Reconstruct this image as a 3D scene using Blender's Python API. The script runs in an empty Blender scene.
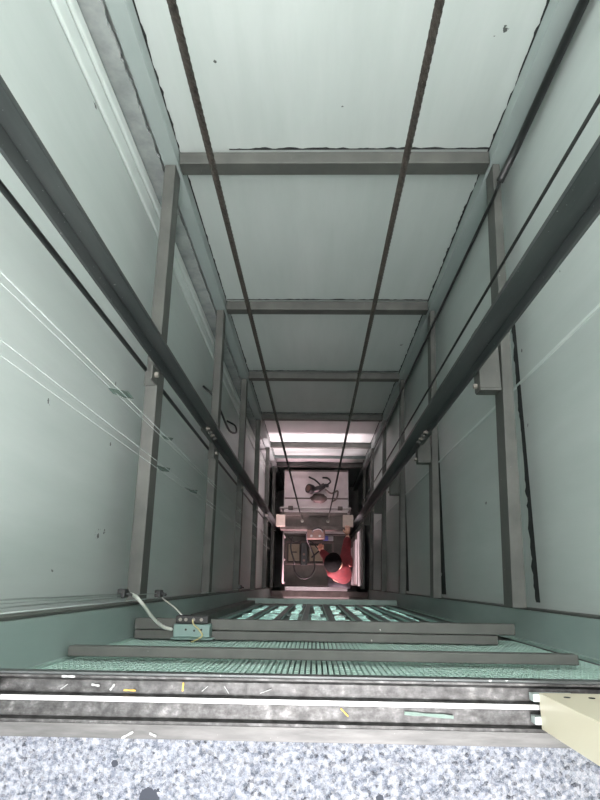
import bpy, bmesh, math, random
from mathutils import Vector, Matrix, noise
random.seed(7)
SC = bpy.context.scene
COL = SC.collection
PI = math.pi

# ------------------------------------------------------------------ materials
def new_mat(name):
    m = bpy.data.materials.new(name); m.use_nodes = True
    nt = m.node_tree
    return m, nt, nt.nodes, nt.links, nt.nodes['Principled BSDF']

def ramp(nt, stops):
    r = nt.nodes.new('ShaderNodeValToRGB')
    e = r.color_ramp.elements
    while len(e) < len(stops): e.new(0.5)
    for k, (p, c) in enumerate(stops):
        e[k].position = p; e[k].color = (*c, 1) if len(c) == 3 else c
    return r

def noise_tex(nt, scale, detail=4, rough=.55, stretch=None, loc=(0, 0, 0)):
    tc = nt.nodes.new('ShaderNodeTexCoord'); mp = nt.nodes.new('ShaderNodeMapping')
    mp.inputs['Scale'].default_value = stretch or (1, 1, 1); mp.inputs['Location'].default_value = loc
    n = nt.nodes.new('ShaderNodeTexNoise'); n.inputs['Scale'].default_value = scale
    n.inputs['Detail'].default_value = detail; n.inputs['Roughness'].default_value = rough
    nt.links.new(tc.outputs['Object'], mp.inputs['Vector']); nt.links.new(mp.outputs[0], n.inputs['Vector'])
    return n

def mix(nt, fac, a, b, mode='MIX'):
    x = nt.nodes.new('ShaderNodeMix'); x.data_type = 'RGBA'; x.blend_type = mode
    for s, v in ((0, fac), (6, a), (7, b)):
        if hasattr(v, 'node'): nt.links.new(v, x.inputs[s])
        elif s == 0: x.inputs[0].default_value = v
        else: x.inputs[s].default_value = (*v, 1)
    return x.outputs[2]

def bump(nt, b, src, strength, dist=.002):
    n = nt.nodes.new('ShaderNodeBump'); n.inputs['Strength'].default_value = strength; n.inputs['Distance'].default_value = dist
    nt.links.new(src, n.inputs['Height']); nt.links.new(n.outputs[0], b.inputs['Normal'])

def mottled(name, c1, c2, scale=6, rough=.5, metal=0, stretch=None, speck=None, bmp=.15, speck_at=.70):
    m, nt, N, L, b = new_mat(name)
    n = noise_tex(nt, scale, 5, .6, stretch)
    col = ramp(nt, [(.3, c1), (.7, c2)]); L.new(n.outputs[0], col.inputs[0])
    out = col.outputs[0]
    if speck:
        n2 = noise_tex(nt, scale * 9, 3, .6, loc=(3.1, 1.7, .4))
        r2 = ramp(nt, [(speck_at, (0, 0, 0)), (speck_at + .03, (1, 1, 1))]); L.new(n2.outputs[0], r2.inputs[0])
        out = mix(nt, r2.outputs[0], out, speck)
    L.new(out, b.inputs['Base Color'])
    b.inputs['Roughness'].default_value = rough; b.inputs['Metallic'].default_value = metal
    if bmp: bump(nt, b, n.outputs[0], bmp)
    return m

def flat(name, c, rough=.5, metal=0, emit=0):
    return mottled(name, tuple(x * .9 for x in c), tuple(min(1, x * 1.08) for x in c), 14, rough, metal, bmp=.05)

def wall_mat(name, stains):
    """painted board: faint vertical brush streaks, scattered chips, and stains with their own shape"""
    m, nt, N, L, b = new_mat(name)
    n = noise_tex(nt, 3.0, 5, .6, (1.6, 1.6, .35))
    col = ramp(nt, [(.25, WALL_A), (.75, WALL_B)]); L.new(n.outputs[0], col.inputs[0])
    out = col.outputs[0]
    nb = noise_tex(nt, 9, 4, .7, (1.5, 1.5, .12), (1, 8, 2)); rb = ramp(nt, [(.35, (.955, .965, .96)), (.65, (1, 1, 1))]); L.new(nb.outputs[0], rb.inputs[0])
    out = mix(nt, 1.0, out, rb.outputs[0], 'MULTIPLY')
    nch = noise_tex(nt, 23, 4, .62, (1, 1, .8), (5, 2, 7))
    rch = ramp(nt, [(.745, (0, 0, 0)), (.765, (1, 1, 1))]); L.new(nch.outputs[0], rch.inputs[0])
    out = mix(nt, rch.outputs[0], out, (.16, .18, .17))
    tc = nt.nodes.new('ShaderNodeTexCoord')
    dn = noise_tex(nt, 38, 4, .65)
    for (x, y, z, r) in stains:
        d = nt.nodes.new('ShaderNodeVectorMath'); d.operation = 'DISTANCE'; d.inputs[1].default_value = (x, y, z)
        L.new(tc.outputs['Object'], d.inputs[0])
        ma = nt.nodes.new('ShaderNodeMath'); ma.operation = 'MULTIPLY_ADD'   # noise*2r + dist
        L.new(dn.outputs[0], ma.inputs[0]); ma.inputs[1].default_value = r * 4.5; L.new(d.outputs['Value'], ma.inputs[2])
        lt = nt.nodes.new('ShaderNodeMath'); lt.operation = 'LESS_THAN'; L.new(ma.outputs[0], lt.inputs[0]); lt.inputs[1].default_value = r * 2.6
        out = mix(nt, lt.outputs[0], out, (.07, .08, .075))
    L.new(out, b.inputs['Base Color']); b.inputs['Roughness'].default_value = .42
    n3 = noise_tex(nt, 40, 3, .6, (1, 1, .15)); bump(nt, b, n3.outputs[0], .12, .003)
    return m

WALL_A, WALL_B = (.49, .55, .528), (.56, .615, .595)
M = {}
M['tube'] = mottled('grey_primer', (.070, .076, .069), (.108, .114, .103), 7, .55, .15, speck=(.55, .55, .52), speck_at=.74)
M['post'] = mottled('green_grey_paint', (.29, .345, .335), (.36, .42, .405), 4, .45, .05, (1, 1, .2), speck=(.6, .66, .63), speck_at=.74)
M['column'] = mottled('teal_grey_paint', (.24, .31, .295), (.33, .41, .385), 3, .6, .0, (1, 1, .3))
M['rail'] = mottled('oiled_rail_steel', (.032, .04, .04), (.08, .088, .088), 9, .42, .35, (1, 1, .12), speck=(.30, .32, .31), speck_at=.69)
M['rust'] = mottled('rusty_rail_edge', (.10, .075, .05), (.19, .12, .07), 12, .6, .3, (1, 1, .1))
M['rope'] = mottled('greased_wire_rope', (.014, .012, .010), (.05, .043, .036), 60, .5, .4)
M['rubber'] = flat('black_rubber', (.014, .016, .016), .45)
M['wirewhite'] = flat('white_wire', (.36, .40, .39), .4)
M['cablewhite'] = flat('white_cable', (.62, .63, .58), .45)
M['tape'] = mottled('green_tape', (.10, .15, .13), (.15, .20, .175), 30, .8)
M['cream'] = mottled('cream_door_paint', (.50, .465, .35), (.53, .495, .375), 3, .4)
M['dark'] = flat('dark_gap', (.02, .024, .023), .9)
M['mortar'] = mottled('grey_mortar', (.22, .25, .245), (.38, .41, .40), 9, .85, bmp=.6)
M['plaster'] = mottled('white_plaster', (.60, .66, .64), (.72, .77, .75), 12, .75, bmp=.4)
M['pvc'] = mottled('white_conduit_plastic', (.62, .69, .665), (.70, .77, .745), 5, .4)
M['screenback'] = flat('screen_backing_teal', (.055, .09, .08), .8)  # dark teal backing sheet of the mesh screen
M['screen'] = mottled('pale_teal_mesh_paint', (.39, .57, .505), (.49, .665, .60), 10, .45, .1)
M['box'] = mottled('pale_teal_box_plastic', (.17, .27, .25), (.22, .32, .295), 8, .4)
M['brass'] = flat('screw_metal', (.24, .23, .20), .45, .4)
M['yellowwire'] = flat('yellow_wire', (.55, .50, .25), .5)
M['scrapyellow'] = flat('yellow_scrap', (.40, .26, .05), .6)
M['scrapwhite'] = flat('white_scrap', (.26, .27, .265), .8)
M['grille'] = mottled('dark_green_grille_paint', (.10, .15, .14), (.15, .20, .185), 9, .45)
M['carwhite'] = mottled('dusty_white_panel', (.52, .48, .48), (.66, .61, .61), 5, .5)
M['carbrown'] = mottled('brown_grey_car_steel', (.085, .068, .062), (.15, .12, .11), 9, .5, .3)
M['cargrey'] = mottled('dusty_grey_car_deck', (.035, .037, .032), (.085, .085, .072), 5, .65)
M['shoe'] = mottled('tan_guide_shoe', (.50, .42, .36), (.58, .49, .43), 20, .5)
M['hitch'] = mottled('red_brown_device', (.09, .055, .045), (.15, .085, .07), 16, .45)
M['beige'] = mottled('beige_tray', (.26, .225, .16), (.34, .30, .22), 9, .55)
M['blue'] = flat('blue_case', (.06, .08, .32), .4)
M['red'] = mottled('red_cloth', (.075, .003, .006), (.125, .005, .009), 12, .8)
M['skin'] = mottled('skin', (.50, .28, .20), (.56, .33, .24), 20, .5)
M['hair'] = flat('black_hair', (.005, .0045, .0045), .95)
M['hair'].node_tree.nodes['Principled BSDF'].inputs['Specular IOR Level'].default_value = .05
M['trouser'] = mottled('dark_trousers', (.025, .027, .035), (.04, .042, .05), 14, .85)
M['boot'] = flat('dark_boots', (.03, .022, .018), .6)
M['eye'] = flat('eye_dark', (.02, .02, .02), .3)
M['lip'] = flat('lip', (.36, .15, .13), .5)
M['concrete'] = mottled('pit_concrete', (.22, .22, .21), (.32, .32, .30), 4, .9)
M['edge'] = flat('light_green_edge', (.34, .46, .42), .45)

def sill_mat():
    m, nt, N, L, b = new_mat('scratched_aluminium')
    n = noise_tex(nt, 60, 4, .65); n2 = noise_tex(nt, 45, 4, .75, (.6, 2, 2), (2, 1, 5))
    c = ramp(nt, [(.35, (.032, .033, .033)), (.58, (.080, .081, .081)), (.78, (.20, .20, .20))]); L.new(n.outputs[0], c.inputs[0])
    d = ramp(nt, [(.38, (.62, .62, .60)), (.60, (1, 1, 1))]); L.new(n2.outputs[0], d.inputs[0])
    L.new(mix(nt, 1, c.outputs[0], d.outputs[0], 'MULTIPLY'), b.inputs['Base Color'])
    b.inputs['Metallic'].default_value = .55; b.inputs['Roughness'].default_value = .45
    bump(nt, b, n.outputs[0], .25, .001)
    return m
M['sill'] = sill_mat()
M['liplight'] = mottled('brushed_aluminium', (.05, .051, .05), (.10, .10, .098), 40, .5, .4, (.3, 2, 2), speck=(.3, .3, .3), speck_at=.74)
M['ridge'] = mottled('polished_aluminium', (.45, .45, .45), (.52, .52, .52), 20, .38, .35)

def granite():
    m, nt, N, L, b = new_mat('speckled_granite')
    tc = nt.nodes.new('ShaderNodeTexCoord')
    def vor(scale):
        v = nt.nodes.new('ShaderNodeTexVoronoi'); v.inputs['Scale'].default_value = scale
        L.new(tc.outputs['Object'], v.inputs['Vector'])
        s = nt.nodes.new('ShaderNodeSeparateColor'); L.new(v.outputs['Color'], s.inputs[0]); return s.outputs[0]
    wob = noise_tex(nt, 115, 5, .85)
    c1 = ramp(nt, [(0, (.20, .215, .245)), (.34, (.25, .26, .28)), (.52, (.125, .145, .185)), (.74, (.06, .075, .10)), (.90, (.012, .015, .022))])
    c1.color_ramp.interpolation = 'CONSTANT'; L.new(vor(190), c1.inputs[0])
    c2 = ramp(nt, [(.41, (.008, .011, .017)), (.485, (.12, .13, .152)), (.58, (.27, .28, .30))]); L.new(wob.outputs[0], c2.inputs[0])
    out = mix(nt, .55, c1.outputs[0], c2.outputs[0])
    n3 = noise_tex(nt, 22, 5, .7); r3 = ramp(nt, [(.60, (0, 0, 0)), (.72, (1, 1, 1))]); L.new(n3.outputs[0], r3.inputs[0])
    out = mix(nt, r3.outputs[0], out, (.08, .095, .125))
    dn = noise_tex(nt, 60, 3, .6)
    for (x, y, r) in ((-.300, -.266, .0055), (-.243, -.312, .017), (.099, -.306, .007)):   # dark stains on the stone
        d = nt.nodes.new('ShaderNodeVectorMath'); d.operation = 'DISTANCE'; d.inputs[1].default_value = (x, y, -1.05)
        L.new(tc.outputs['Object'], d.inputs[0])
        ma = nt.nodes.new('ShaderNodeMath'); ma.operation = 'MULTIPLY_ADD'
        L.new(dn.outputs[0], ma.inputs[0]); ma.inputs[1].default_value = r * 1.6; L.new(d.outputs['Value'], ma.inputs[2])
        lt = nt.nodes.new('ShaderNodeMath'); lt.operation = 'LESS_THAN'; L.new(ma.outputs[0], lt.inputs[0]); lt.inputs[1].default_value = r * 1.75
        out = mix(nt, lt.outputs[0], out, (.022, .027, .038))
    out = mix(nt, 1.0, out, (.80, .80, .805), 'MULTIPLY')
    L.new(out, b.inputs['Base Color']); b.inputs['Roughness'].default_value = .65; b.inputs['Specular IOR Level'].default_value = .25
    return m
M['granite'] = granite()

def lit_glass():
    m, nt, N, L, b = new_mat('lit_frosted_glass')
    n = noise_tex(nt, 9, 4, .6, (1, 1, .5))
    c = ramp(nt, [(.45, (.14, .26, .23)), (.58, (.40, .66, .58)), (.75, (.62, .85, .78))]); L.new(n.outputs[0], c.inputs[0])
    L.new(c.outputs[0], b.inputs['Base Color']); L.new(c.outputs[0], b.inputs['Emission Color'])
    b.inputs['Emission Strength'].default_value = LIT; b.inputs['Roughness'].default_value = .25
    return m
LIT = 1.0
M['litglass'] = lit_glass()

# ------------------------------------------------------------------ builders
def box(bm, x0, x1, y0, y1, z0, z1):
    v = [bm.verts.new((x, y, z)) for z in (z0, z1) for y in (y0, y1) for x in (x0, x1)]
    for f in ((0, 2, 3, 1), (4, 5, 7, 6), (0, 1, 5, 4), (2, 6, 7, 3), (0, 4, 6, 2), (1, 3, 7, 5)):
        bm.faces.new([v[i] for i in f])
    return bm

def prism(bm, prof, axis, a, b):
    """closed 2-D outline extruded along x, y or z"""
    def P(p, t): return {'x': (t, p[0], p[1]), 'y': (p[0], t, p[1]), 'z': (p[0], p[1], t)}[axis]
    lo = [bm.verts.new(P(p, a)) for p in prof]; hi = [bm.verts.new(P(p, b)) for p in prof]
    n = len(prof)
    for i in range(n): bm.faces.new((lo[i], lo[(i + 1) % n], hi[(i + 1) % n], hi[i]))
    bm.faces.new(lo[::-1]); bm.faces.new(hi)
    bmesh.ops.recalc_face_normals(bm, faces=bm.faces[:])
    return bm

def tube(bm, pts, r, n=8, closed=False):
    pts = [Vector(p) for p in pts]; rings = []
    up = Vector((0, 0, 1)); prev = None
    for i, p in enumerate(pts):
        a = pts[i - 1] if (i or closed) else p; c = pts[(i + 1) % len(pts)] if (i < len(pts) - 1 or closed) else p
        t = (c - a).normalized()
        if prev is None:
            s = t.cross(up if abs(t.z) < .9 else Vector((1, 0, 0))).normalized()
        else:
            s = (prev - t * prev.dot(t)).normalized()
        prev = s; w = t.cross(s)
        rr = r[i] if isinstance(r, (list, tuple)) else r
        rings.append([bm.verts.new(p + rr * (math.cos(2 * PI * k / n) * s + math.sin(2 * PI * k / n) * w)) for k in range(n)])
    m = len(rings)
    for i in range(m if closed else m - 1):
        A, B = rings[i], rings[(i + 1) % m]
        for k in range(n): bm.faces.new((A[k], A[(k + 1) % n], B[(k + 1) % n], B[k]))
    if not closed: bm.faces.new(rings[0][::-1]); bm.faces.new(rings[-1])
    bmesh.ops.recalc_face_normals(bm, faces=bm.faces[:])
    return bm

def smooth_path(pts, k=8):
    P = [Vector(p) for p in pts]; P = [2 * P[0] - P[1]] + P + [2 * P[-1] - P[-2]]; out = []
    for i in range(1, len(P) - 2):
        for j in range(k):
            t = j / k; a, b, c, d = P[i - 1:i + 3]
            out.append(.5 * ((2 * b) + (c - a) * t + (2 * a - 5 * b + 4 * c - d) * t * t + (3 * b - a - 3 * c + d) * t ** 3))
    out.append(P[-2]); return out

def ball(bm, c, r, seg=12, sc=(1, 1, 1)):
    mt = Matrix.Translation(c) @ Matrix.Diagonal((*sc, 1))
    bmesh.ops.create_uvsphere(bm, u_segments=seg, v_segments=max(6, seg // 2), radius=r, matrix=mt); return bm

def root_loc(o):
    v = Vector((0, 0, 0))
    while o is not None: v += o.location; o = o.parent
    return v

def tag(o, label, cat, group=None, kind='thing'):
    o['label'] = label; o['category'] = cat; o['kind'] = kind
    if group: o['group'] = group
    return o

def mesh(name, bm, mat, parent=None, bevel=0, smooth=False, origin=None):
    me = bpy.data.meshes.new(name)
    if parent is None:
        if origin is None:
            xs = [v.co for v in bm.verts]
            origin = Vector(((min(c.x for c in xs) + max(c.x for c in xs)) / 2, (min(c.y for c in xs) + max(c.y for c in xs)) / 2, min(c.z for c in xs)))
        origin = Vector(origin)
    else: origin = root_loc(parent)
    bmesh.ops.translate(bm, verts=bm.verts[:], vec=-origin)
    bm.to_mesh(me); bm.free()
    o = bpy.data.objects.new(name, me); COL.objects.link(o)
    for m in (mat if isinstance(mat, list) else [mat]): me.materials.append(m)
    if smooth:
        for p in me.polygons: p.use_smooth = True
    if bevel:
        b = o.modifiers.new('soft_edge', 'BEVEL'); b.width = bevel; b.segments = 2; b.limit_method = 'ANGLE'
    if parent is not None: o.parent = parent
    else: o.location = origin
    return o

def thing(name, loc, label, cat, group=None):
    o = bpy.data.objects.new(name, None); COL.objects.link(o); o.location = loc; o.empty_display_size = .1
    return tag(o, label, cat, group)

def copy_tree(o, parent=None):
    c = o.copy(); COL.objects.link(c); c.parent = parent
    for ch in list(o.children): copy_tree(ch, c)
    return c

def structure(name, bm, mat, origin=(0, 0, 0), bevel=0):
    o = mesh(name, bm, mat, None, bevel, origin=origin); o['kind'] = 'structure'; return o
BM = bmesh.new
def B(*a): return box(BM(), *a)

# ------------------------------------------------------------------ camera (held out over the shaft, looking down)
F = 620.0
dn = Vector((14.5, 183, F)).normalized()
xr = Vector((1, .0075, -.0257)); xr = (xr - dn * xr.dot(dn)).normalized()
zr = -dn; yr = zr.cross(xr)
right = Vector((xr[0], yr[0], zr[0])); down = Vector((xr[1], yr[1], zr[1])); fwd = Vector((xr[2], yr[2], zr[2]))
cam = bpy.data.cameras.new('camera'); co = bpy.data.objects.new('camera', cam); COL.objects.link(co)
co.matrix_world = Matrix(((right.x, -down.x, -fwd.x, 0), (right.y, -down.y, -fwd.y, 0), (right.z, -down.z, -fwd.z, 0), (0, 0, 0, 1)))
cam.sensor_fit = 'VERTICAL'; cam.sensor_height = 36; cam.lens = F / 800 * 36; cam.clip_start = .02; cam.clip_end = 60
SC.camera = co

# ------------------------------------------------------------------ the setting
XL, XR, YB, YF, TOP, PIT, FL = -.79, .87, 1.876, -.225, 0.9, -12.6, -1.05
DOORZ0, DOORZ1 = -9.99, -8.0
structure('wall_left', B(XL - .12, XL, YF - .1, YB, PIT, TOP),
          wall_mat('painted_wall_left', [(XL, 1.616, -1.793, .022), (XL, .156, -2.28, .030), (XL, .17, -2.36, .02), (XL, .50, -1.74, .012), (XL, .498, -2.32, .016), (XL, .74, -2.31, .015)]))
structure('wall_right', B(XR, XR + .12, YF - .1, YB, PIT, TOP),
          wall_mat('painted_wall_right', [(XR, .634, -2.487, .018), (XR, 1.087, -2.02, .010), (XR, .958, -2.48, .012), (XR, .4, -3.2, .02)]))
structure('wall_back', B(XL - .12, XR + .12, YB, YB + .12, PIT, TOP),
          wall_mat('painted_wall_back', [(.655, YB, -1.735, .016), (.625, YB, -1.765, .010), (.66, YB, -1.77, .010), (.70, YB, -4.75, .028), (-.388, YB, -1.87, .010), (.1, YB, -2.1, .008)]))
bm = BM()
box(bm, XL - .12, XR + .12, YF - .12, YF, DOORZ1, FL - .16); box(bm, XL - .12, -.47, YF - .12, YF, PIT, DOORZ1)
box(bm, .52, XR + .12, YF - .12, YF, PIT, DOORZ1); box(bm, -.47, .52, YF - .12, YF, PIT, DOORZ0 - .12)
structure('wall_front', bm, M['concrete'])
structure('floor', B(-2.2, 2.2, -2.6, -.2325, FL - .15, FL), M['granite'])
structure('floor_pit', B(XL - .12, XR + .12, YF - .12, YB + .12, PIT - .1, PIT), M['concrete'])
# upper landing room round the camera's side of the opening (the shaft itself is open to the sky)
structure('wall_landing', B(-2.2, 2.2, -2.7, -2.6, FL - .15, 1.7), M['plaster'])
structure('wall_landing_left', B(-2.3, -2.2, -2.6, -.2325, FL - .15, 1.7), M['plaster'])
structure('wall_landing_right', B(2.2, 2.3, -2.6, -.2325, FL - .15, 1.7), M['plaster'])
structure('ceiling', B(-2.2, 2.2, -2.6, -.36, 1.6, 1.7), M['plaster'])
bm = BM(); box(bm, -2.2, -.63, -.345, -.235, FL, 1.7); box(bm, .955, 2.2, -.345, -.235, FL, 1.7); box(bm, -.63, .955, -.345, -.235, 1.15, 1.7)
structure('wall_doorway', bm, M['plaster'])
# lower landing beyond the lit doorway
structure('floor_lower', B(-1.2, 1.2, -2.4, YF + .09, DOORZ0 - .12, DOORZ0 - .02), M['concrete'])
structure('ceiling_lower', B(-1.2, 1.2, -2.4, YF - .12, DOORZ1 + .05, DOORZ1 + .15), M['plaster'])
structure('wall_lower', B(-1.2, 1.2, -2.5, -2.4, DOORZ0, DOORZ1 + .05), M['plaster'])
structure('wall_lower_left', B(-1.3, -1.2, -2.4, YF - .12, DOORZ0, DOORZ1 + .05), M['plaster'])
structure('wall_lower_right', B(1.2, 1.3, -2.4, YF - .12, DOORZ0, DOORZ1 + .05), M['plaster'])

# rough mortar and gaps round the boards
def jagged(axis_pts, amp, seed, seglen=.025):
    random.seed(seed); return [random.uniform(-amp, amp) if random.random() < .6 else amp * random.choice((-1, 1, .2)) for _ in range(axis_pts)]
def jag_v(x_in, x_out, y, z0, z1, amp, seed, thick=.01, mat='mortar', side=1, name='trim_1'):
    """upright mortar strip on the back side whose x_in edge is ragged"""
    n = int((z1 - z0) / .018); bm = BM(); random.seed(seed); prev = None; e = 0
    for i in range(n + 1):
        z = z0 + (z1 - z0) * i / n; e = .5 * e + (random.uniform(-1, 1) * amp if random.random() < .4 else 0)
        q = [bm.verts.new(p) for p in ((x_in + e, y - thick, z), (x_out, y - thick, z), (x_out, y, z), (x_in + e, y, z))]
        if prev:
            for k in range(4): bm.faces.new((prev[k], prev[(k + 1) % 4], q[(k + 1) % 4], q[k]))
        else: bm.faces.new(q[::-1])
        prev = q
    bm.faces.new(prev); bmesh.ops.recalc_face_normals(bm, faces=bm.faces[:])
    return structure(name, bm, M[mat])
jag_v(-.702, XL, 1.80, PIT + .02, TOP, .006, 3, .012, 'mortar', name='trim_1')        # mortar bed beside the left post
jag_v(-.6225, -.66, YB, PIT + .02, TOP, .005, 11, .003, 'dark', name='trim_2')
jag_v(.7635, .80, YB, PIT + .02, TOP, .006, 12, .003, 'dark', name='trim_3')

LEVELS = [-2.362, -3.91, -5.41, -6.89, -8.42, -9.9]
TH = .085
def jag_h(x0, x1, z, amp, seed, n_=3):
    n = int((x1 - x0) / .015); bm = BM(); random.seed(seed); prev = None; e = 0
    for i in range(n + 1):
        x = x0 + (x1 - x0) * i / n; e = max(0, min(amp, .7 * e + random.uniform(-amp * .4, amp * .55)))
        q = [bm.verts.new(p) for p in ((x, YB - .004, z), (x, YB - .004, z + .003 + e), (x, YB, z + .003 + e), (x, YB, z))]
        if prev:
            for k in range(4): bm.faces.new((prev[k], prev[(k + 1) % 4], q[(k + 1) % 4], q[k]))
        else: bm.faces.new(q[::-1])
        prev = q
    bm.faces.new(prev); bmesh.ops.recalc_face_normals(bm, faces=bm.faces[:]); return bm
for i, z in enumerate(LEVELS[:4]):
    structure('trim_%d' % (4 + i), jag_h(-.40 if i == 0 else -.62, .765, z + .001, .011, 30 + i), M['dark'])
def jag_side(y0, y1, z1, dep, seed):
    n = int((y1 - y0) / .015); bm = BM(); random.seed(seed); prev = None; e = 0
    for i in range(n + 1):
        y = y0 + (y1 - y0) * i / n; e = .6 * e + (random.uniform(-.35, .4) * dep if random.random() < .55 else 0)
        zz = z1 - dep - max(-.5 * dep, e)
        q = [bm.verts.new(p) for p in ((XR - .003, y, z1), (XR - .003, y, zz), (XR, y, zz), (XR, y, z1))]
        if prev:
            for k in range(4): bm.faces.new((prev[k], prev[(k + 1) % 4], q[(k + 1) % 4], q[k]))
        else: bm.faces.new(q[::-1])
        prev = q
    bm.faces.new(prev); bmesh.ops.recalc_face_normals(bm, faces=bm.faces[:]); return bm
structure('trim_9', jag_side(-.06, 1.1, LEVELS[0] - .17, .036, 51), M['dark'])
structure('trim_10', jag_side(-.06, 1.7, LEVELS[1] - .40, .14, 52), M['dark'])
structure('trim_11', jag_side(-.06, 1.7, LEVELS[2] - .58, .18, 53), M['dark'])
# sealed upright joints on the side walls
structure('trim_8', prism(BM(), [(XR - .004, .825), (XR - .004, .835), (XR, .838), (XR, .822)], 'z', PIT + .02, TOP), M['pvc'])

# ------------------------------------------------------------------ steel frame
def single(name, bm, mat, label, cat, group=None, bevel=.003, smooth=False):
    return tag(mesh(name, bm, mat, None, bevel, smooth), label, cat, group)

single('corner_post', B(-.695, -.627, 1.80, 1.872, PIT + .01, TOP), M['post'], 'tall grey-green steel corner post on the left side of the back wall', 'post', 'steel corner posts')
single('corner_post', B(.768, .842, 1.80, 1.872, PIT + .01, TOP), M['post'], 'tall grey-green steel corner post on the right side of the back wall', 'post', 'steel corner posts')

def column(s, x, y1, label, fw=.105):
    t = thing('channel_column', (x, -.15, PIT + .01), label, 'column', 'channel columns beside the landing')
    o = x + s * fw
    mesh('web', B(min(x, x + s * .008), max(x, x + s * .008), y1, -.09, PIT + .01, FL - .04), M['column'], t, .002)
    mesh('flange', B(min(x, o), max(x, o), -.089, -.081, PIT + .01, FL - .04), M['tube'], t, .002)
    mesh('lip', B(min(x, x - s * .014), max(x, x - s * .014), y1 - .006, y1 + .004, PIT + .01, FL - .04), M['edge'], t)
    return t
column(-1, -.672, -.205, 'wide green-grey steel channel column at the left edge of the landing')
column(1, .826, -.205, 'wide green-grey steel channel column at the right edge of the landing', .040)

ORD = ['topmost', 'second from the top', 'third from the top', 'fourth from the top', 'fifth from the top', 'lowest']
def beams(name, bm, labels, cat, group):
    o = single(name, bm, M['tube'], labels[0], cat, group, .003)
    z0 = o.location.z
    for i in range(1, 6):
        c = o.copy(); COL.objects.link(c); c.location.z = z0 + LEVELS[i] - LEVELS[0]; c['label'] = labels[i]
z = LEVELS[0]
NAMES_BACK = ['topmost grey crossbeam on the white back wall, brightest of them', 'second grey crossbeam from the top on the back wall', 'third grey crossbeam from the top on the back wall',
              'fourth grey crossbeam from the top, a thin bar on the darker back wall', 'fifth crossbeam from the top, dark against the pink-lit back wall', 'lowest grey crossbeam on the back wall, behind the car roof']
beams('crossbeam', B(-.624, .765, 1.802, 1.862, z - TH, z), NAMES_BACK, 'beam', 'crossbeams on the back wall')
def side_names(s):
    return ['%s grey side beam on the %s wall%s' % (a, s, b) for a, b in
            (('topmost', ', widest and nearest the landing'), ('second', ' counted from the top'), ('third', ' counted from the top'), ('fourth', ' counted from the top'), ('fifth', ' counted from the top'), ('lowest', ', beside the car roof'))]
beams('steel_beam', prism(BM(), [(-.638, -.076), (-.638, 1.796), (-.687, 1.796), (-.688, -.076)], 'z', z - .10, z), side_names('left'), 'beam', 'side beams on the left wall')
beams('steel_beam', prism(BM(), [(.712, -.076), (.776, 1.796), (.808, 1.796), (.763, -.076)], 'z', z - .11, z), side_names('right'), 'beam', 'side beams on the right wall')
# front beams under the landing
z -= .024
single('steel_beam', B(-.655, .722, -.170, -.132, z - .05, z), M['tube'], 'grey steel beam under the landing carrying the junction box, inner of the pair', 'beam', 'steel beams under the landing')
single('steel_beam', B(-.655, .66, -.2035, -.172, z - .056, z - .006), M['tube'], 'grey steel beam against the mesh screen, outer of the pair under the junction box', 'beam', 'steel beams under the landing')
single('cross_bar', B(-.624, .765, 1.83, 1.87, -9.38, -9.35), M['grille'], 'thin dark bar crossing the pink-lit back wall above the car roof', 'bar')
single('cross_bar', B(-.655, .690, -.196, -.170, -1.80, -1.755), M['tube'], 'slim grey bar crossing the teal mesh screen just below the sill', 'bar')
single('steel_beam', B(-.66, .80, -.20, -.150, -6.42, -6.34), M['edge'], 'pale-edged steel beam below the barred window', 'beam', 'steel beams under the landing')
single('steel_beam', B(-.66, .80, -.205, -.12, -9.86, -9.80), M['carbrown'], 'brown-grey beam just above the lit lower threshold', 'beam', 'steel beams under the landing')

# mesh screen just below the sill
bm = BM(); pitch, rows = .0142, .036
nx = int(1.46 / pitch); nz = int(1.58 / rows)
for i in range(nx):
    x = -.658 + i * pitch
    for k in range(nz):
        zz = -1.10 - k * rows
        box(bm, x, x + pitch * .64, -.2175, -.2075, zz - rows * .80, zz)
t = thing('mesh_screen', (.07, -.21, -2.7), 'pale teal perforated mesh screen hanging under the door sill', 'screen')
mesh('mesh', bm, M['screen'], t)
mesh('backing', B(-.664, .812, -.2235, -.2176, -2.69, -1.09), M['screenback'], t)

# barred window further down
t = thing('barred_window', (.07, -.21, -6.2), 'barred window with glowing green glass below the mesh screen', 'window')
gx = [-.60, -.51, -.357, -.204, -.051, .10, .247, .40, .55, .70]
bm = BM(); random.seed(4)
for i in range(9):
    a, b = gx[i] + .03, gx[i + 1] - .028
    zz = -3.0
    while zz > -6.15:
        h = random.uniform(.18, .5)
        box(bm, a + random.uniform(0, .03), b - random.uniform(0, .04), -.2235, -.214 + random.uniform(0, .008), zz - h, zz); zz -= h + random.uniform(.05, .16)
mesh('glass_pane', bm, M['litglass'], t)
for x in gx[1:]:
    p = mesh('bar', B(x - .018, x + .018, -.208, -.192, -6.2, -2.95), M['grille'], t, .003)
    mesh('bar_edge', B(x - .024, x - .0185, -.208, -.196, -6.2, -2.95), M['edge'], p)
for zz in (-3.0, -4.6, -6.15): mesh('cross_rail', B(-.62, .79, -.2235, -.209, zz - .03, zz + .03), M['grille'], t)
single('wall_plate', B(-.645, -.555, -.205, -.165, -6.1, -3.4), M['tube'], 'plain grey steel plate standing beside the barred window', 'plate')

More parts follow.
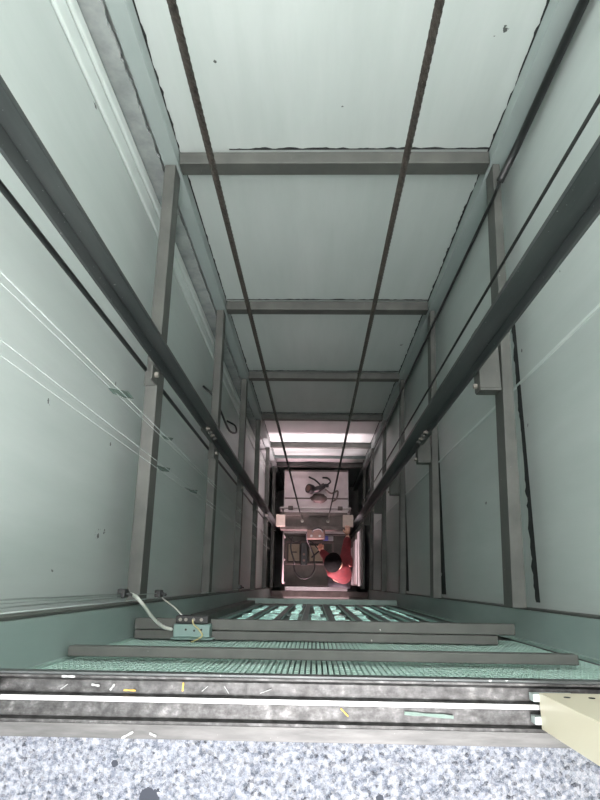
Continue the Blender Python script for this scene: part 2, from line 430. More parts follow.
# ------------------------------------------------------------------ guide rails
def rail(s, xb, tip, yc, label, hw=.043):
    t = thing('guide_rail', (xb, yc, PIT + .01), label, 'rail', 'guide rails of the lift car')
    d = -s    # towards the middle
    mesh('rail_base', prism(BM(), [(xb, yc - hw), (xb, yc + hw), (xb + d * .010, yc + hw), (xb + d * .016, yc + .012), (xb + d * .016, yc - .012), (xb + d * .010, yc - hw)], 'z', PIT + .01, TOP), M['rail'], t, .001)
    x1, x2 = xb + d * .0162, tip
    mesh('rail_blade', B(min(x1, x2), max(x1, x2), yc - .009, yc + .007, PIT + .01, TOP), M['rail'], t, .0015)
    mesh('rail_edge', B(min(x1, x2 - d * .002), max(x1, x2 - d * .002), yc + .0071, yc + .0095, PIT + .01, TOP), M['rust'], t)
    for zc in (-3.55, -8.0):
        fp = mesh('fishplate', B(min(xb - d * .0002, xb - d * .012), max(xb - d * .0002, xb - d * .012), yc - hw, yc + hw, zc - .16, zc + .16), M['tube'], t, .002)
        for j in range(4):
            for q in (-1, 1):
                zb = zc + (j - 1.5) * .085
                bm = BM(); c0 = Vector((xb + d * .0108, yc + q * .024, zb))
                tube(bm, [c0, c0 + Vector((d * .012, 0, 0))], .012, 6); tube(bm, [c0 + Vector((d * .0125, 0, 0)), c0 + Vector((d * .024, 0, 0))], .007, 8)
                mesh('bolt', bm, M['brass'] if j % 2 else M['tube'], fp)
    return t
rail(-1, -.636, -.570, .860, 'long dark T-section guide rail with a rusty edge along the left wall')
rail(1, .643, .556, .850, 'long dark T-section guide rail with a rusty edge along the right wall', .036)

def bracket_r(z):
    t = thing('rail_bracket', (.70, .85, z - .05), '', 'bracket', 'brackets of the right rail')
    mesh('plate', B(.653, .737, .755, 1.01, z - .014, z - .004), M['tube'], t, .002)
    mesh('lip', B(.653, .663, .755, 1.01, z - .09, z - .0145), M['tube'], t, .002)
    mesh('end_flange', B(.653, .737, .745, .7545, z - .075, z - .004), M['tube'], t, .002)
    for y in (.775, .97):
        bm = BM(); tube(bm, [(.6528, y, z - .05), (.638, y, z - .05)], .011, 6); mesh('bolt', bm, M['brass'], t)
    return t
def bracket_l(z):
    t = thing('rail_bracket', (-.66, .85, z), '', 'bracket', 'brackets of the left rail')
    mesh('cleat', B(-.690, -.637, .752, .812, z + .001, z + .009), M['tube'], t, .002)
    mesh('upright', B(-.645, -.637, .752, .812, z + .0095, z + .09), M['tube'], t, .002)
    bm = BM(); tube(bm, [(-.637, .782, z + .05), (-.622, .782, z + .05)], .012, 6); mesh('bolt', bm, M['brass'], t)
    return t
for mk, side in ((bracket_l, 'left'), (bracket_r, 'right')):
    t0 = mk(LEVELS[0])
    for i, zz in enumerate(LEVELS):
        c = t0 if i == 0 else copy_tree(t0)
        c.location.z = t0.location.z + zz - LEVELS[0]
        c['label'] = 'grey bracket tying the %s guide rail to the %s %s side beam' % (side, ['topmost', 'second', 'third', 'fourth', 'fifth', 'lowest'][i], side)

# ------------------------------------------------------------------ ropes and cables
def wire_rope(p0, p1, r, label):
    p0, p1 = Vector(p0), Vector(p1); L = (p1 - p0).length; n = int(L / .010); bm = BM(); prev = None; K = 24
    for i in range(n + 1):
        c = p0.lerp(p1, i / n); tw = i * .010 / .11 * 2 * PI
        ring = []
        for k in range(K):
            a = 2 * PI * k / K; rr = r * (.80 + .22 * abs(math.cos(3 * a)))
            ring.append(bm.verts.new((c.x + rr * math.cos(a + tw), c.y + rr * math.sin(a + tw), c.z)))
        if prev:
            for k in range(K): bm.faces.new((prev[k], prev[(k + 1) % K], ring[(k + 1) % K], ring[k]))
        prev = ring
    bmesh.ops.recalc_face_normals(bm, faces=bm.faces[:])
    return single('hoisting_rope', bm, M['rope'], label, 'rope', 'hoisting ropes of the lift car', 0, False)
wire_rope((-.236, .86, .9), (-.186, .86, -9.055), .0076, 'brown twisted steel hoisting rope, left of the two in mid-shaft')
wire_rope((.186, .86, .9), (.186, .86, -9.055), .0076, 'brown twisted steel hoisting rope, right of the two in mid-shaft')

def cable(name, pts, r, mat, label, cat, group=None, n=8, sm=True, k=8):
    return single(name, tube(BM(), smooth_path(pts, k) if len(pts) > 2 else pts, r, n), M[mat], label, cat, group, 0, True)
cable('governor_rope', [(.700, 1.166, TOP), (.700, 1.166, -9.5)], .0058, 'rubber', 'thin straight black rope hanging between the right guide rail and the back corner', 'rope')
cable('control_cable', [(-.70, .832, TOP), (-.70, .832, -6.0), (-.70, .84, -11.5)], .0085, 'rubber', 'thick black cable hanging behind the left guide rail', 'cable')
t = thing('travelling_cable', (.755, 1.72, -9.5), 'black cable with a thick sleeve hanging along the right corner post', 'cable')
mesh('sleeve', tube(BM(), smooth_path([(.835, 1.77, TOP), (.835, 1.77, -1.0), (.835, 1.77, -1.95), (.812, 1.72, -2.18), (.762, 1.622, -2.25)]), .0155, 10), M['rubber'], t, 0, True)
mesh('core', tube(BM(), smooth_path([(.762, 1.622, -2.25), (.758, 1.605, -2.36), (.758, 1.61, -3.0), (.758, 1.64, -5), (.758, 1.69, -9.5)]), .0075, 8), M['rubber'], t, 0, True)
cable('loose_cable', [(-.782, 1.30, -4.08), (-.70, 1.22, -4.10), (-.665, 1.14, -4.2), (-.66, 1.11, -4.6), (-.668, 1.2, -5.05), (-.70, 1.3, -5.22), (-.782, 1.36, -5.28)], .008, 'rubber', 'short loose black cable looping out below the second left side beam', 'cable')

# conduits on the left wall
single('conduit', B(XL + .0005, XL + .016, 1.625, 1.700, PIT + .02, TOP), M['pvc'], 'flat white conduit on the left wall, farther from the corner post', 'conduit', 'white conduits on the left wall', .006)
single('conduit', B(XL + .0005, XL + .022, 1.712, 1.770, PIT + .02, TOP), M['pvc'], 'rounded white conduit on the left wall, next to the mortar strip', 'conduit', 'white conduits on the left wall', .010)

# white control wires
W = [((-.60, .560, TOP), (-.60, .548, -8.5)), ((-.60, .537, TOP), (-.60, .541, -8.5)), ((-.60, .436, TOP), (-.60, .432, -8.5)), ((-.60, .402, TOP), (-.60, .424, -8.5))]
WL = ['white wire nearest the left guide rail, topmost of the four', 'thin white wire second from the left guide rail', 'thin white wire third from the left guide rail', 'thin white wire lowest of the four and farthest from the rail']
for i, (a, b) in enumerate(W):
    cable('white_wire', [a, b], .0016 if i == 0 else .0011, 'wirewhite', WL[i], 'wire', 'white wires down the left wall', 6)
def flag(pts, label):
    bm = prism(BM(), pts, 'x', -.6035, -.6015)
    for v in bm.verts: v.co.x += .006 * math.sin(v.co.z * 40)
    single('tape_flag', bm, M['tape'], label, 'tape', 'green tape flags on the white wires', 0)
flag([(0.529, -1.685), (0.542, -1.736), (0.579, -1.878), (0.577, -1.959), (0.546, -1.845), (0.536, -1.767)], 'largest green tape flag wrapped on the upper two white wires')
flag([(0.539, -2.319), (0.557, -2.431), (0.585, -2.572), (0.565, -2.54), (0.546, -2.418)], 'green tape flag on the upper two white wires, just past the side beam')
flag([(0.418, -2.296), (0.433, -2.42), (0.453, -2.557), (0.434, -2.545), (0.412, -2.393)], 'green tape flag on the lower two white wires, on the side beam')
flag([(0.419, -2.864), (0.429, -3.033), (0.452, -3.191), (0.425, -3.143), (0.41, -2.963)], 'small green tape flag lowest down on the lower two white wires')
WY = [-.036, -.046, -.058, -.068]
ends = [-2.0, -2.46, -2.0, -5.2]
LL = ['white wire by the left landing column, nearest the shaft', 'white wire by the left landing column, second from the shaft', 'white wire by the left landing column, third from the shaft', 'white wire by the left landing column, longest and next to the column']
for i in range(4):
    cable('white_wire', [(-.60, WY[i], .3), (-.60, WY[i] * .5 - .0235, ends[i])], .0017, 'wirewhite', LL[i], 'wire', 'white wires by the landing column', 6)
def connector(y, z, label):
    t = thing('cable_connector', (-.60, y, z - .06), label, 'connector', 'black connectors on the wires')
    bm = BM(); box(bm, -.612, -.588, y - .014, y + .014, z - .045, z); mesh('housing', bm, M['rubber'], t, .004)
    bm = BM(); tube(bm, [(-.60, y, z - .0455), (-.60, y, z - .075)], .008, 8); mesh('gland', bm, M['rubber'], t)
    bm = BM(); tube(bm, [(-.5875, y, z - .02), (-.57, y - .005, z - .02)], .005, 6); mesh('clip', bm, M['rubber'], t)
connector(-.040, -2.0, 'black plug where the thick white cable leaves the wires')
connector(-.048, -2.47, 'black plug just past the side beam feeding the junction box')
connector(-.040, -5.2, 'small black plug far down beside the lower left column')
cable('white_cable', [(-.60, -.042, -2.085), (-.588, -.050, -2.12), (-.566, -.075, -2.14), (-.550, -.120, -2.22), (-.528, -.152, -2.28), (-.503, -.165, -2.318)], .0062, 'cablewhite', 'thick white cable curving from the plug down to the junction box', 'cable')
cable('thin_cable', [(-.60, -.048, -2.55), (-.585, -.065, -2.50), (-.52, -.095, -2.42), (-.455, -.135, -2.3325)], .0028, 'cablewhite', 'thin pale cable from the second plug to the black terminal strip', 'cable')

# junction box on the inner front beam
t = thing('junction_box', (-.435, -.155, LEVELS[0] - .023), 'small pale green junction box with black terminals on the grey beam', 'box')
z0 = LEVELS[0] - .024 + .001
bx = mesh('housing', B(-.500, -.370, -.192, -.146, z0, z0 + .055), M['box'], t, .004)
mesh('flange', B(-.510, -.360, -.200, -.193, z0, z0 + .045), M['box'], t, .002)
tb = mesh('terminal_strip', B(-.492, -.376, -.145, -.118, z0, z0 + .062), M['rubber'], t, .003)
for x in (-.475, -.455, -.428, -.40):
    bm = BM(); tube(bm, [(x, -.131, z0 + .0625), (x, -.131, z0 + .067)], .006, 8); mesh('screw', bm, M['brass'], tb)
for x, y in ((-.455, -.165), (-.425, -.168), (-.40, -.165)):
    bm = BM(); tube(bm, [(x, y, z0 + .0552), (x, y, z0 + .0565)], .004, 8); mesh('screw_hole', bm, M['rubber'], bx)
bm = BM(); tube(bm, smooth_path([(-.43, -.131, z0 + .070), (-.425, -.145, z0 + .075), (-.405, -.165, z0 + .066), (-.395, -.185, z0 + .062), (-.425, -.203, z0 + .05), (-.44, -.208, z0 + .03)]), .0028, 6)
mesh('yellow_wire', bm, M['yellowwire'], t, 0, True)

# ------------------------------------------------------------------ landing threshold
t = thing('door_sill', (.05, -.19, FL - .035), 'scratched aluminium door sill with two grooves at the granite edge', 'sill')
Z = FL
prof = [(-.1445, Z - .035), (-.1445, Z), (-.1475, Z), (-.1490, Z - .006), (-.153, Z - .013), (-.171, Z - .013), (-.1735, Z - .004), (-.1735, Z - .002),
        (-.1815, Z - .002), (-.1815, Z - .006), (-.184, Z - .013), (-.205, Z - .013), (-.208, Z - .002), (-.2325, Z), (-.2325, Z - .035)]
mesh('sill_track', prism(BM(), prof, 'x', -.62, .95), M['sill'], t)
mesh('sill_lip', B(-.62, .95, -.2322, -.2125, Z - .0008, Z + .0004), M['liplight'], t)
mesh('sill_ridge', B(-.49, .95, -.1812, -.1738, Z - .0018, Z + .0008), M['ridge'], t, .0008)
mesh('sill_nose', B(-.62, .95, -.1442, -.1405, Z - .03, Z - .004), M['rail'], t)
t = thing('sliding_door', (.62, -.18, FL + .006), 'cream painted steel door panel standing at the right end of the sill', 'door')
px = .343
mesh('panel_edge', B(px, px + .003, -.2055, -.1555, FL + .010, .95), M['cream'], t)
mesh('panel_face', B(px + .0032, .95, -.1585, -.1555, FL + .010, .95), M['cream'], t)
mesh('panel_face', B(px + .0032, .95, -.2055, -.2025, FL + .010, .95), M['cream'], t)
mesh('foot_channel', B(px + .0032, .95, -.2022, -.1588, FL + .012, FL + .03), M['cream'], t)
for y in (-.1630, -.1945):
    mesh('guide_shoe', B(px - .009, px + .055, y - .0055, y + .0055, FL - .011, FL + .0095), M['post'], t, .001)
for x, zz in ((.37, FL + .05), (.405, FL + .052), (.47, FL + .055), (.50, FL + .05)):
    bm = BM(); tube(bm, [(x, -.1553, zz), (x, -.1545, zz)], .005, 8); mesh('screw_hole', bm, M['dark'], t)
t = thing('door_jamb', (-.53, -.17, FL), 'narrow grey metal door jamb edge at the left end of the sill', 'jamb')
mesh('jamb_face', B(-.60, -.494, -.172, -.150, FL + .001, FL + .30), M['tube'], t, .002)
mesh('jamb_return', B(-.60, -.585, -.150, -.120, FL + .001, FL + .30), M['tube'], t, .002)

# scraps lying in the sill grooves
G1, G2, GL = FL - .0128, FL - .0128, FL + .0006
def scrap(x, y, z, ln, w, ang, mat, label, h=.0012, bend=.002):
    bm = BM(); n = 5; prev = None; c, s = math.cos(ang), math.sin(ang)
    for i in range(n + 1):
        u = (i / n - .5) * ln; ww = w * (.8 + .2 * math.sin(i * 2.1)) / 2; zz = z + bend * (i / n) * (i / n)
        q = [bm.verts.new(p) for p in ((x + u * c - ww * s, y + u * s + ww * c, zz), (x + u * c + ww * s, y + u * s - ww * c, zz), (x + u * c + ww * s, y + u * s - ww * c, zz + h), (x + u * c - ww * s, y + u * s + ww * c, zz + h))]
        if prev:
            for k in range(4): bm.faces.new((prev[k], prev[(k + 1) % 4], q[(k + 1) % 4], q[k]))
        else: bm.faces.new(q[::-1])
        prev = q
    bm.faces.new(prev); bmesh.ops.recalc_face_normals(bm, faces=bm.faces[:])
    single('scrap', bm, M[mat], label, 'scrap', 'scraps lying in the door sill', 0)
scrap(-.290, -.1665, G1, .020, .003, 0, 'scrapyellow', 'yellow strip lying lengthwise in the inner sill groove')
scrap(-.206, -.1600, G1, .013, .003, 1.5, 'scrapyellow', 'short yellow strip standing across the inner sill groove')
scrap(.048, -.1920, G2, .016, .003, -.75, 'scrapyellow', 'slanting yellow strip in the outer sill groove')
scrap(-.171, -.1620, G1, .013, .0015, .7, 'scrapwhite', 'white sliver in the inner groove right of the standing yellow strip')
scrap(-.137, -.1630, G1, .013, .0015, -.9, 'scrapwhite', 'white sliver slanting back in the inner groove near mid-sill')
scrap(-.075, -.1640, G1, .020, .0015, .35, 'scrapwhite', 'longer white sliver in the inner groove, farthest right')
scrap(-.395, -.1630, G1, .014, .0015, .6, 'scrapwhite', 'white sliver in the inner groove near the left jamb')
scrap(-.345, -.1600, G1, .014, .004, -.1, 'scrapwhite', 'flat white flake in the inner groove left of the yellow strip')
scrap(-.318, -.1625, G1, .012, .004, .9, 'scrapwhite', 'crumpled white flake beside the lengthwise yellow strip')
scrap(.178, -.1930, G2, .075, .006, -.05, 'tape', 'long pale grey-green strip lying in the outer sill groove', .003)
scrap(-.385, -.1462, FL + .0002, .022, .004, 0, 'scrapwhite', 'bright white chip on the inner rim of the sill')
scrap(-.284, -.2270, GL, .020, .004, .5, 'scrapwhite', 'white flake on the flat outer lip of the sill')
scrap(-.245, -.2260, GL, .012, .004, -.3, 'scrapwhite', 'small white flake on the outer lip, right of the larger flake')

# ------------------------------------------------------------------ the lift car, far below
RZ = -10.0
cx0, cx1, cy0, cy1 = -.50, .535, -.035, 1.76
car = thing('elevator_car', (0, .86, RZ - 2.3), 'elevator car far down the shaft with its dusty roof and crosshead', 'elevator car')
mesh('cabin', B(cx0 + .02, cx1 - .02, cy0 + .02, cy1 - .02, RZ - 2.3, RZ - .03), M['carbrown'], car)
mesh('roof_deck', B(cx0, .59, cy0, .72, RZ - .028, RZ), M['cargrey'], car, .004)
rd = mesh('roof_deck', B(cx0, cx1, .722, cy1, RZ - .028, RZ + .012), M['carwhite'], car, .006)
for y in (.735, 1.30, 1.745): mesh('deck_seam', B(cx0 + .01, cx1 - .01, y - .012, y + .012, RZ + .0125, RZ + .0145), M['carbrown'], rd)
ch = mesh('crosshead', B(-.50, .47, .735, .785, -9.34, -9.10), M['carbrown'], car, .004)
mesh('crosshead_channel', B(-.50, .47, .935, .985, -9.34, -9.10), M['carbrown'], ch, .004)
mesh('crosshead_plate', B(-.46, .43, .786, .934, -9.16, -9.15), M['carbrown'], ch)
for x in (-.186, .186):
    bm = BM(); tube(bm, [(x, .86, -9.149), (x, .86, -9.06)], .022, 10); mesh('rope_socket', bm, M['brass'], ch)
for x0, x1 in ((-.562, -.43), (.40, .549)):
    mesh('guide_shoe', B(x0, x1, .775, .945, -9.095, -9.04), M['shoe'], car, .006)
for x in (-.49, .44):
    mesh('stile', B(x, x + .03, .79, .93, -12.2, -9.345), M['carbrown'], car)
hb = mesh('rope_device', B(-.11, .145, .60, .732, -9.20, -8.98), M['hitch'], car, .01)
mesh('device_handle', tube(BM(), smooth_path([(-.03, .70, -8.979), (-.02, .72, -8.94), (.05, .74, -8.92), (.10, .72, -8.94), (.11, .70, -8.979)]), .014, 8), M['rubber'], hb, 0, True)
for x in (-.05, .07):
    bm = BM(); tube(bm, [(x, .64, -8.979), (x, .64, -8.972)], .018, 10); mesh('indicator', bm, M['scrapwhite'], hb)
rl = BM()
for y, zz in ((1.06, -9.25), (1.02, -9.6)): tube(rl, [(-.52, y, zz), (.53, y, zz)], .016, 8)
for x in (-.51, .52): tube(rl, [(x, 1.06, -9.25), (x, 1.02, RZ + .013)], .016, 8)
gr = mesh('guard_rail', rl, M['carwhite'], car, 0, True)
for x in (-.36, .37): mesh('clamp', B(x - .035, x + .035, 1.035, 1.085, -9.30, -9.18), M['carbrown'], gr, .006)
rl = BM()
for x in (-.47,):
    tube(rl, [(x, .0, -9.5), (x, .68, -9.5)], .014, 8)
    for y in (.0, .34, .68): tube(rl, [(x, y, -9.5), (x, y, RZ + .001)], .014, 8)
mesh('guard_rail', rl, M['carwhite'], car, 0, True)
hf = BM(); box(hf, -.46, .30, .27, .30, RZ + .001, RZ + .05); box(hf, -.46, .30, .60, .63, RZ + .001, RZ + .05); box(hf, -.46, -.43, .301, .599, RZ + .001, RZ + .05); box(hf, .27, .30, .301, .599, RZ + .001, RZ + .05)
mesh('hatch_frame', hf, M['carbrown'], car, .004)
# lower threshold, lit from the lower landing
single('door_sill', B(-.455, .505, -.112, -.055, DOORZ0, DOORZ0 + .03), M['ridge'], 'brightly lit metal threshold of the lower doorway beside the car', 'sill')

# gear on the car roof
def crate(name, x0, x1, y0, y1, h, mat, label, cat, lid=True, rim=.008):
    t = thing(name, ((x0 + x1) / 2, (y0 + y1) / 2, RZ + .001), label, cat)
    z0 = RZ + .001; b = BM()
    box(b, x0, x1, y0, y1, z0, z0 + .008)
    for a in ((x0, x1, y0, y0 + rim), (x0, x1, y1 - rim, y1), (x0, x0 + rim, y0 + rim, y1 - rim), (x1 - rim, x1, y0 + rim, y1 - rim)): box(b, *a, z0 + .0082, z0 + h)
    mesh('tray', b, M[mat], t, .002); return t
t = crate('parts_tray', -.41, -.24, .33, .58, .06, 'beige', 'beige tray lying at the left in the dark front part of the car roof', 'tray')
mesh('handle', tube(BM(), smooth_path([(-.36, .455, RZ + .062), (-.36, .455, RZ + .10), (-.29, .455, RZ + .10), (-.29, .455, RZ + .062)]), .008, 6), M['rubber'], t, 0, True)
t = crate('parts_tray', -.08, .12, .33, .56, .05, 'beige', 'beige tray lying on the car roof beside the black-haired worker', 'tray')
mesh('tool', tube(BM(), [(-.05, .38, RZ + .02), (.09, .50, RZ + .02)], .012, 8), M['rubber'], t)
t = thing('control_box', (-.165, .37, RZ + .001), 'black control box standing between the two beige trays', 'box')
mesh('case', B(-.215, -.115, .26, .595, RZ + .051, RZ + .20), M['rubber'], t, .008)
mesh('foot', B(-.205, -.125, .32, .58, RZ + .001, RZ + .0505), M['rubber'], t)
for y in (.33, .42):
    bm = BM(); tube(bm, [(-.165, y, RZ + .2005), (-.165, y, RZ + .222)], .018, 10); mesh('button', bm, M['hitch'], t)
t = thing('tool_case', (.21, .655, RZ + .001), 'small blue and white case on the car roof near the hatch frame', 'case')
mesh('case', B(.13, .21, .64, .71, RZ + .001, RZ + .09), M['blue'], t, .008); mesh('lid', B(.2105, .29, .64, .71, RZ + .001, RZ + .085), M['scrapwhite'], t, .008)
pts = [(-.40, .52, RZ + .3)]
pts = [(-.33, .66, -9.45), (-.36, .50, -9.5), (-.31, .32, -9.55)] + [(-.155 + .155 * math.cos(a), .25 + .19 * math.sin(a), -9.6) for a in [PI + k * PI / 8 for k in range(10)]] + [(-.02, .42, -9.62), (-.11, .60, -9.5), (-.12, .71, -9.35)]
cable('looped_cable', pts, .011, 'rubber', 'black cable hanging in a loop over the dark front part of the car roof', 'cable', None, 8)
cable('looped_cable', [(-.42, .69, -9.86), (-.30, .60, -9.88), (-.20, .635, -9.90), (-.05, .61, -9.90), (.06, .50, -9.90), (.15, .47, -9.93), (.20, .50, -9.97)], .009, 'rubber', 'black cable lying across the beige trays towards the worker', 'cable', None, 8)
# power tool with hoses on the white rear deck
ZD = RZ + .016
t = thing('extractor_fan', (0, 1.35, ZD), 'black round tool with hoses lying on the white rear roof panel', 'fan')
bm = BM(); tube(bm, [(-.05, 1.43, ZD + .09), (-.11, 1.44, ZD + .15)], .075, 20); mesh('drum', bm, M['rubber'], t, .006)
bm = BM(); tube(bm, [(-.112, 1.4405, ZD + .152), (-.117, 1.442, ZD + .157)], .050, 18); mesh('drum_cap', bm, M['hitch'], t)
bm = BM(); tube(bm, smooth_path([(-.02, 1.42, ZD + .10), (.06, 1.44, ZD + .12), (.14, 1.49, ZD + .10), (.20, 1.50, ZD + .06)]), [.05] * 9 + [.045] * 8 + [.03] * 8, 12); mesh('body', bm, M['rubber'], t, 0, True)
for k, p in enumerate(([(.10, 1.48, ZD + .12), (.0, 1.58, ZD + .10), (-.10, 1.64, ZD + .04)],
                       [(.18, 1.50, ZD + .08), (.24, 1.55, ZD + .12), (.20, 1.62, ZD + .07), (.12, 1.63, ZD + .04)], [(.16, 1.44, ZD + .05), (.26, 1.38, ZD + .03), (.36, 1.42, ZD + .02), (.34, 1.30, ZD + .02), (.27, 1.25, ZD + .02)])):
    bm = BM(); tube(bm, smooth_path(p), .014, 8); mesh('hose', bm, M['rubber'] if k != 2 else M['carbrown'], t, 0, True)
bm = BM(); random.seed(2)
bmesh.ops.create_icosphere(bm, subdivisions=3, radius=1)
for v in bm.verts:
    d = v.co.normalized(); k = 1 + .25 * noise.noise(d * 3)
    v.co = Vector((.06 + d.x * .13 * k, 1.30 + d.y * .075 * k, ZD + .035 + max(-.034, d.z * .045 * k)))
single('dust_sheet', bm, M['carbrown'], 'crumpled grey bag lying under the black tool on the roof', 'bag', None, 0, True)

# ribbed pale panel standing on the right edge of the car roof
t = thing('guard_panel', (.51, .3, RZ + .001), 'tall pale ribbed panel standing on the right edge of the car roof', 'panel')
mesh('sheet', B(.571, .577, -.03, .66, RZ + .001, RZ + 2.35), M['carbrown'], t)
for zz, h, y0, y1 in ((RZ + .05, .50, -.02, .52), (RZ + .75, .62, -.01, .58), (RZ + 1.72, .50, -.03, .64)):
    mesh('rib', B(.555, .5705, y0, y1, zz, zz + h), M['carwhite'], t, .006)

# ------------------------------------------------------------------ worker on the car roof
def skin_mesh(name, V, E, R, mat, parent, sub=2, root=0):
    me = bpy.data.meshes.new(name); off = root_loc(parent)
    me.from_pydata([Vector(v) - off for v in V], E, []); me.materials.append(mat)
    o = bpy.data.objects.new(name, me); COL.objects.link(o)
    s = o.modifiers.new('skin', 'SKIN'); s.use_smooth_shade = True
    sv = me.skin_vertices[0].data
    for i, r in enumerate(R):
        rr = r if isinstance(r, tuple) else (r, r); sv[i].radius = rr; sv[i].use_root = (i == root)
    u = o.modifiers.new('sub', 'SUBSURF'); u.levels = sub; u.render_levels = sub
    o.parent = parent; return o

man = thing('person', (.36, .12, RZ + .001), 'person in red long sleeves and dark trousers reaching up from the car roof', 'person')
HC = Vector((.245, .272, -8.52))
pel = (.355, .10, -9.10); wai = (.38, .13, -8.95); che = (.348, .19, -8.78); nek = (.295, .235, -8.66); nk2 = (.270, .255, -8.60)
shR = (.41, .235, -8.80); elR = (.44, .47, -8.92); wrR = (.465, .66, -8.99)
shL = (.225, .165, -8.76); elL = (.175, .35, -8.98); wrL = (.085, .45, -9.19)
hiR = (.43, .09, -9.17); knR = (.435, .15, -9.56); anR = (.43, .09, -9.93); toR = (.42, .26, -9.965)
hiL = (.30, .10, -9.17); knL = (.27, .17, -9.56); anL = (.26, .10, -9.93); toL = (.24, .235, -9.965)
V = [pel, wai, che, nek, nk2, shR, elR, wrR, shL, elL, wrL, hiR, knR, anR, hiL, knL, anL, toR, toL]
E = [(0, 1), (1, 2), (2, 3), (3, 4), (2, 5), (5, 6), (6, 7), (2, 8), (8, 9), (9, 10), (0, 11), (11, 12), (12, 13), (0, 14), (14, 15), (15, 16), (13, 17), (16, 18)]
R = [(.14, .10), (.135, .095), (.145, .10), .062, .052, .066, .046, .031, .066, .046, .031, .088, .062, .042, .088, .062, .042, .036, .036]
skin_mesh('body', V, E, R, M['skin'], man)
g = 1.13
skin_mesh('shirt', [pel, wai, che, nek, shR, elR, tuple(Vector(elR).lerp(Vector(wrR), .88)), shL, elL, tuple(Vector(elL).lerp(Vector(wrL), .88))],
          [(0, 1), (1, 2), (2, 3), (2, 4), (4, 5), (5, 6), (2, 7), (7, 8), (8, 9)],
          [(.17, .128), (.168, .124), (.180, .130), .074, .094, .070, .050, .094, .070, .050], M['red'], man)
skin_mesh('trousers', [tuple(Vector(pel) - Vector((0, 0, .03))), hiR, knR, tuple(Vector(knR).lerp(Vector(anR), .9)), hiL, knL, tuple(Vector(knL).lerp(Vector(anL), .9))],
          [(0, 1), (1, 2), (2, 3), (0, 4), (4, 5), (5, 6)], [(.15, .11), .102, .075, .058, .102, .075, .058], M['trouser'], man)
for a, b in ((anR, toR), (anL, toL)):
    a, b = Vector(a), Vector(b)
    skin_mesh('boot', [tuple(a + Vector((0, 0, .05))), tuple(a + Vector((0, -.02, -.012))), tuple(b + Vector((0, 0, .013)))], [(0, 1), (1, 2)], [.052, .055, .050], M['boot'], man)
# head: faces the back wall and bends down to the crosshead
fdir = Vector((.35, .80, -.45)).normalized(); side = fdir.cross(Vector((0, 0, 1))).normalized(); upv = side.cross(fdir).normalized()
HM = Matrix((( side.x, fdir.x, upv.x, HC.x), (side.y, fdir.y, upv.y, HC.y), (side.z, fdir.z, upv.z, HC.z), (0, 0, 0, 1)))
bm = BM(); bmesh.ops.create_uvsphere(bm, u_segments=32, v_segments=20, radius=1)
for v in bm.verts:
    p = v.co.copy(); x, y, z_ = p.x * .078, p.y * .098, p.z * .118
    if z_ < 0: x *= 1 - .28 * (-z_ / .118) ** 1.5; y *= 1 - .12 * (-z_ / .118)
    if y > .05 and abs(x) < .02:
        y += .024 * math.exp(-((z_ + .018) / .020) ** 2) * math.exp(-(x / .011) ** 2)       # nose
    if y > .04: y -= .010 * math.exp(-((z_ - .012) / .014) ** 2) * math.exp(-((abs(x) - .030) / .016) ** 2)   # eye sockets
    v.co = HM @ Vector((x, y, z_))
hd = mesh('head', bm, M['skin'], man, 0, True)
for s in (-1, 1):
    mesh('eye', ball(BM(), HM @ Vector((s * .030, .083, .010)), .010, 10), M['eye'], hd, 0, True)
    bm = BM(); ball(bm, (0, 0, 0), .028, 12, (.35, .7, 1.1)); bmesh.ops.transform(bm, matrix=HM @ Matrix.Translation((s * .080, -.004, -.005)), verts=bm.verts[:]); mesh('ear', bm, M['skin'], hd, 0, True)
bm = BM(); ball(bm, (0, 0, 0), .022, 12, (1, .4, .32)); bmesh.ops.transform(bm, matrix=HM @ Matrix.Translation((0, .084, -.055)), verts=bm.verts[:]); mesh('mouth', bm, M['lip'], hd, 0, True)
bm = BM(); bmesh.ops.create_uvsphere(bm, u_segments=40, v_segments=24, radius=1)
for v in list(bm.verts):
    p = v.co.copy(); k = 1 + .05 * noise.noise(p * 9)
    x, y, z_ = p.x * .116 * k, p.y * .130 * k - .015, p.z * .138 * k + .008
    if y > .035 and z_ < .055: y = .035 + (y - .035) * .2
    v.co = HM @ Vector((x, y, z_))
bmesh.ops.delete(bm, geom=[v for v in bm.verts if (HM.inverted() @ v.co).z < -.06], context='VERTS')
hr = mesh('hair', bm, M['hair'], man, 0, True); sd = hr.modifiers.new('thick', 'SOLIDIFY'); sd.thickness = .006
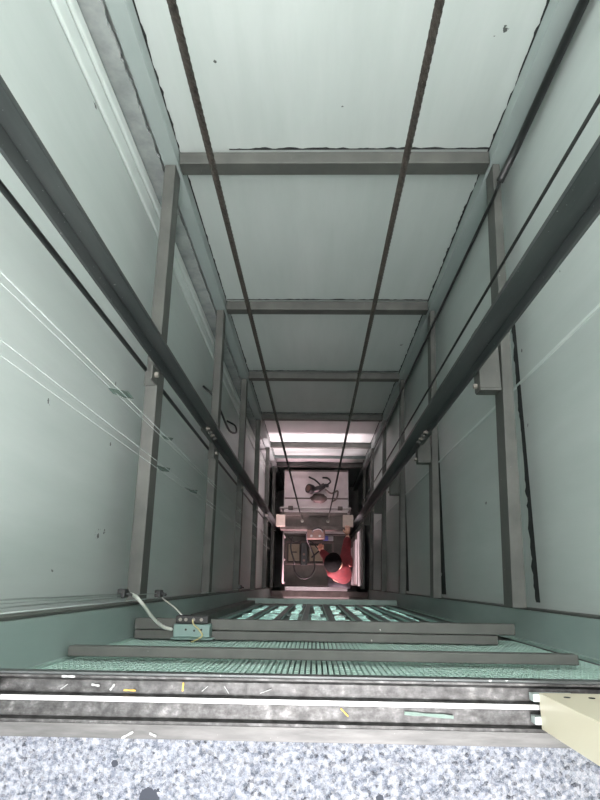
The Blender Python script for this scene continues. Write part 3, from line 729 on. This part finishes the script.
# hands
def hand(name, w, d, palm_n, grip):
    w = Vector(w); d = Vector(d).normalized(); n = Vector(palm_n); n = (n - d * n.dot(d)).normalized(); s = d.cross(n)
    pc = w + d * .05; V, E, R = [tuple(w), tuple(pc)], [(0, 1)], [(.030, .022), (.040, .020)]
    V.append(tuple(w + d * .085)); E.append((1, 2)); R.append((.040, .016))
    for k, ln in enumerate((.070, .080, .074, .058)):
        base = w + d * .088 + s * (.030 - k * .020); i = len(V)
        a1, a2 = grip * .5, grip
        p1 = base + (d * math.cos(a1) + n * math.sin(a1)) * ln * .45
        p2 = p1 + (d * math.cos(a1 + a2) + n * math.sin(a1 + a2)) * ln * .32
        p3 = p2 + (d * math.cos(a1 + 1.6 * a2) + n * math.sin(a1 + 1.6 * a2)) * ln * .25
        V += [tuple(base), tuple(p1), tuple(p2), tuple(p3)]; E += [(2, i), (i, i + 1), (i + 1, i + 2), (i + 2, i + 3)]; R += [.010, .0095, .009, .008]
    i = len(V); tb = w + d * .03 + s * .036
    V += [tuple(tb), tuple(tb + d * .028 + s * .020 + n * .012), tuple(tb + d * .055 + s * .020 + n * .028)]; E += [(1, i), (i, i + 1), (i + 1, i + 2)]; R += [.014, .011, .009]
    return skin_mesh(name, V, E, R, M['skin'], man, 2)
hand('hand', wrR, (.0, .95, -.15), (0, -.2, -1), .55)
hand('hand', wrL, (.0, .45, -.9), (-.4, .6, .2), .5)

# ------------------------------------------------------------------ light
SKY, UP, WIN, LOW = 10.5, 200, 38, 40
wd = bpy.data.worlds.new('world'); SC.world = wd; wd.use_nodes = True
bg = wd.node_tree.nodes['Background']; bg.inputs[0].default_value = (1.0, .955, .96, 1); bg.inputs[1].default_value = SKY
def area(name, loc, target, sx, sy, power, col, spread=None):
    l = bpy.data.lights.new(name, 'AREA'); l.shape = 'RECTANGLE'; l.size = sx; l.size_y = sy; l.energy = power; l.color = col
    if spread: l.spread = spread
    o = bpy.data.objects.new(name, l); COL.objects.link(o); o.location = loc
    o.rotation_euler = (Vector(target) - Vector(loc)).to_track_quat('-Z', 'Y').to_euler()
    return o
area('landing_fill_light', (.1, -1.15, 1.56), (.1, -1.15, 0), .9, .9, UP, (1.0, .94, .95))  # unseen fill lamp, added to brighten the granite and the deeper back wall
area('landing_window', (.0, -2.58, .1), (.0, 0, .1), 2.2, 1.3, WIN, (1.0, .94, .95))
area('low_fill_light', (.0, -2.3, -9.6), (.0, 0, -9.6), .95, .6, 45, (1.0, .60, .68), math.radians(66))  # second pink lamp, added to brighten the lower threshold and side walls
# lamp of the lower landing, shining through the doorway
area('landing_lamp', (.02, -1.5, -8.06), (.02, 1.8, -8.42), .9, .07, LOW, (1.0, .78, .83), math.radians(60))

SC.view_settings.view_transform = 'Standard'; SC.view_settings.look = 'None'; SC.view_settings.gamma = 1
SC.view_settings.use_curve_mapping = False; SC.view_settings.exposure = 0.0
SC.cycles.max_bounces = 16; SC.cycles.diffuse_bounces = 12
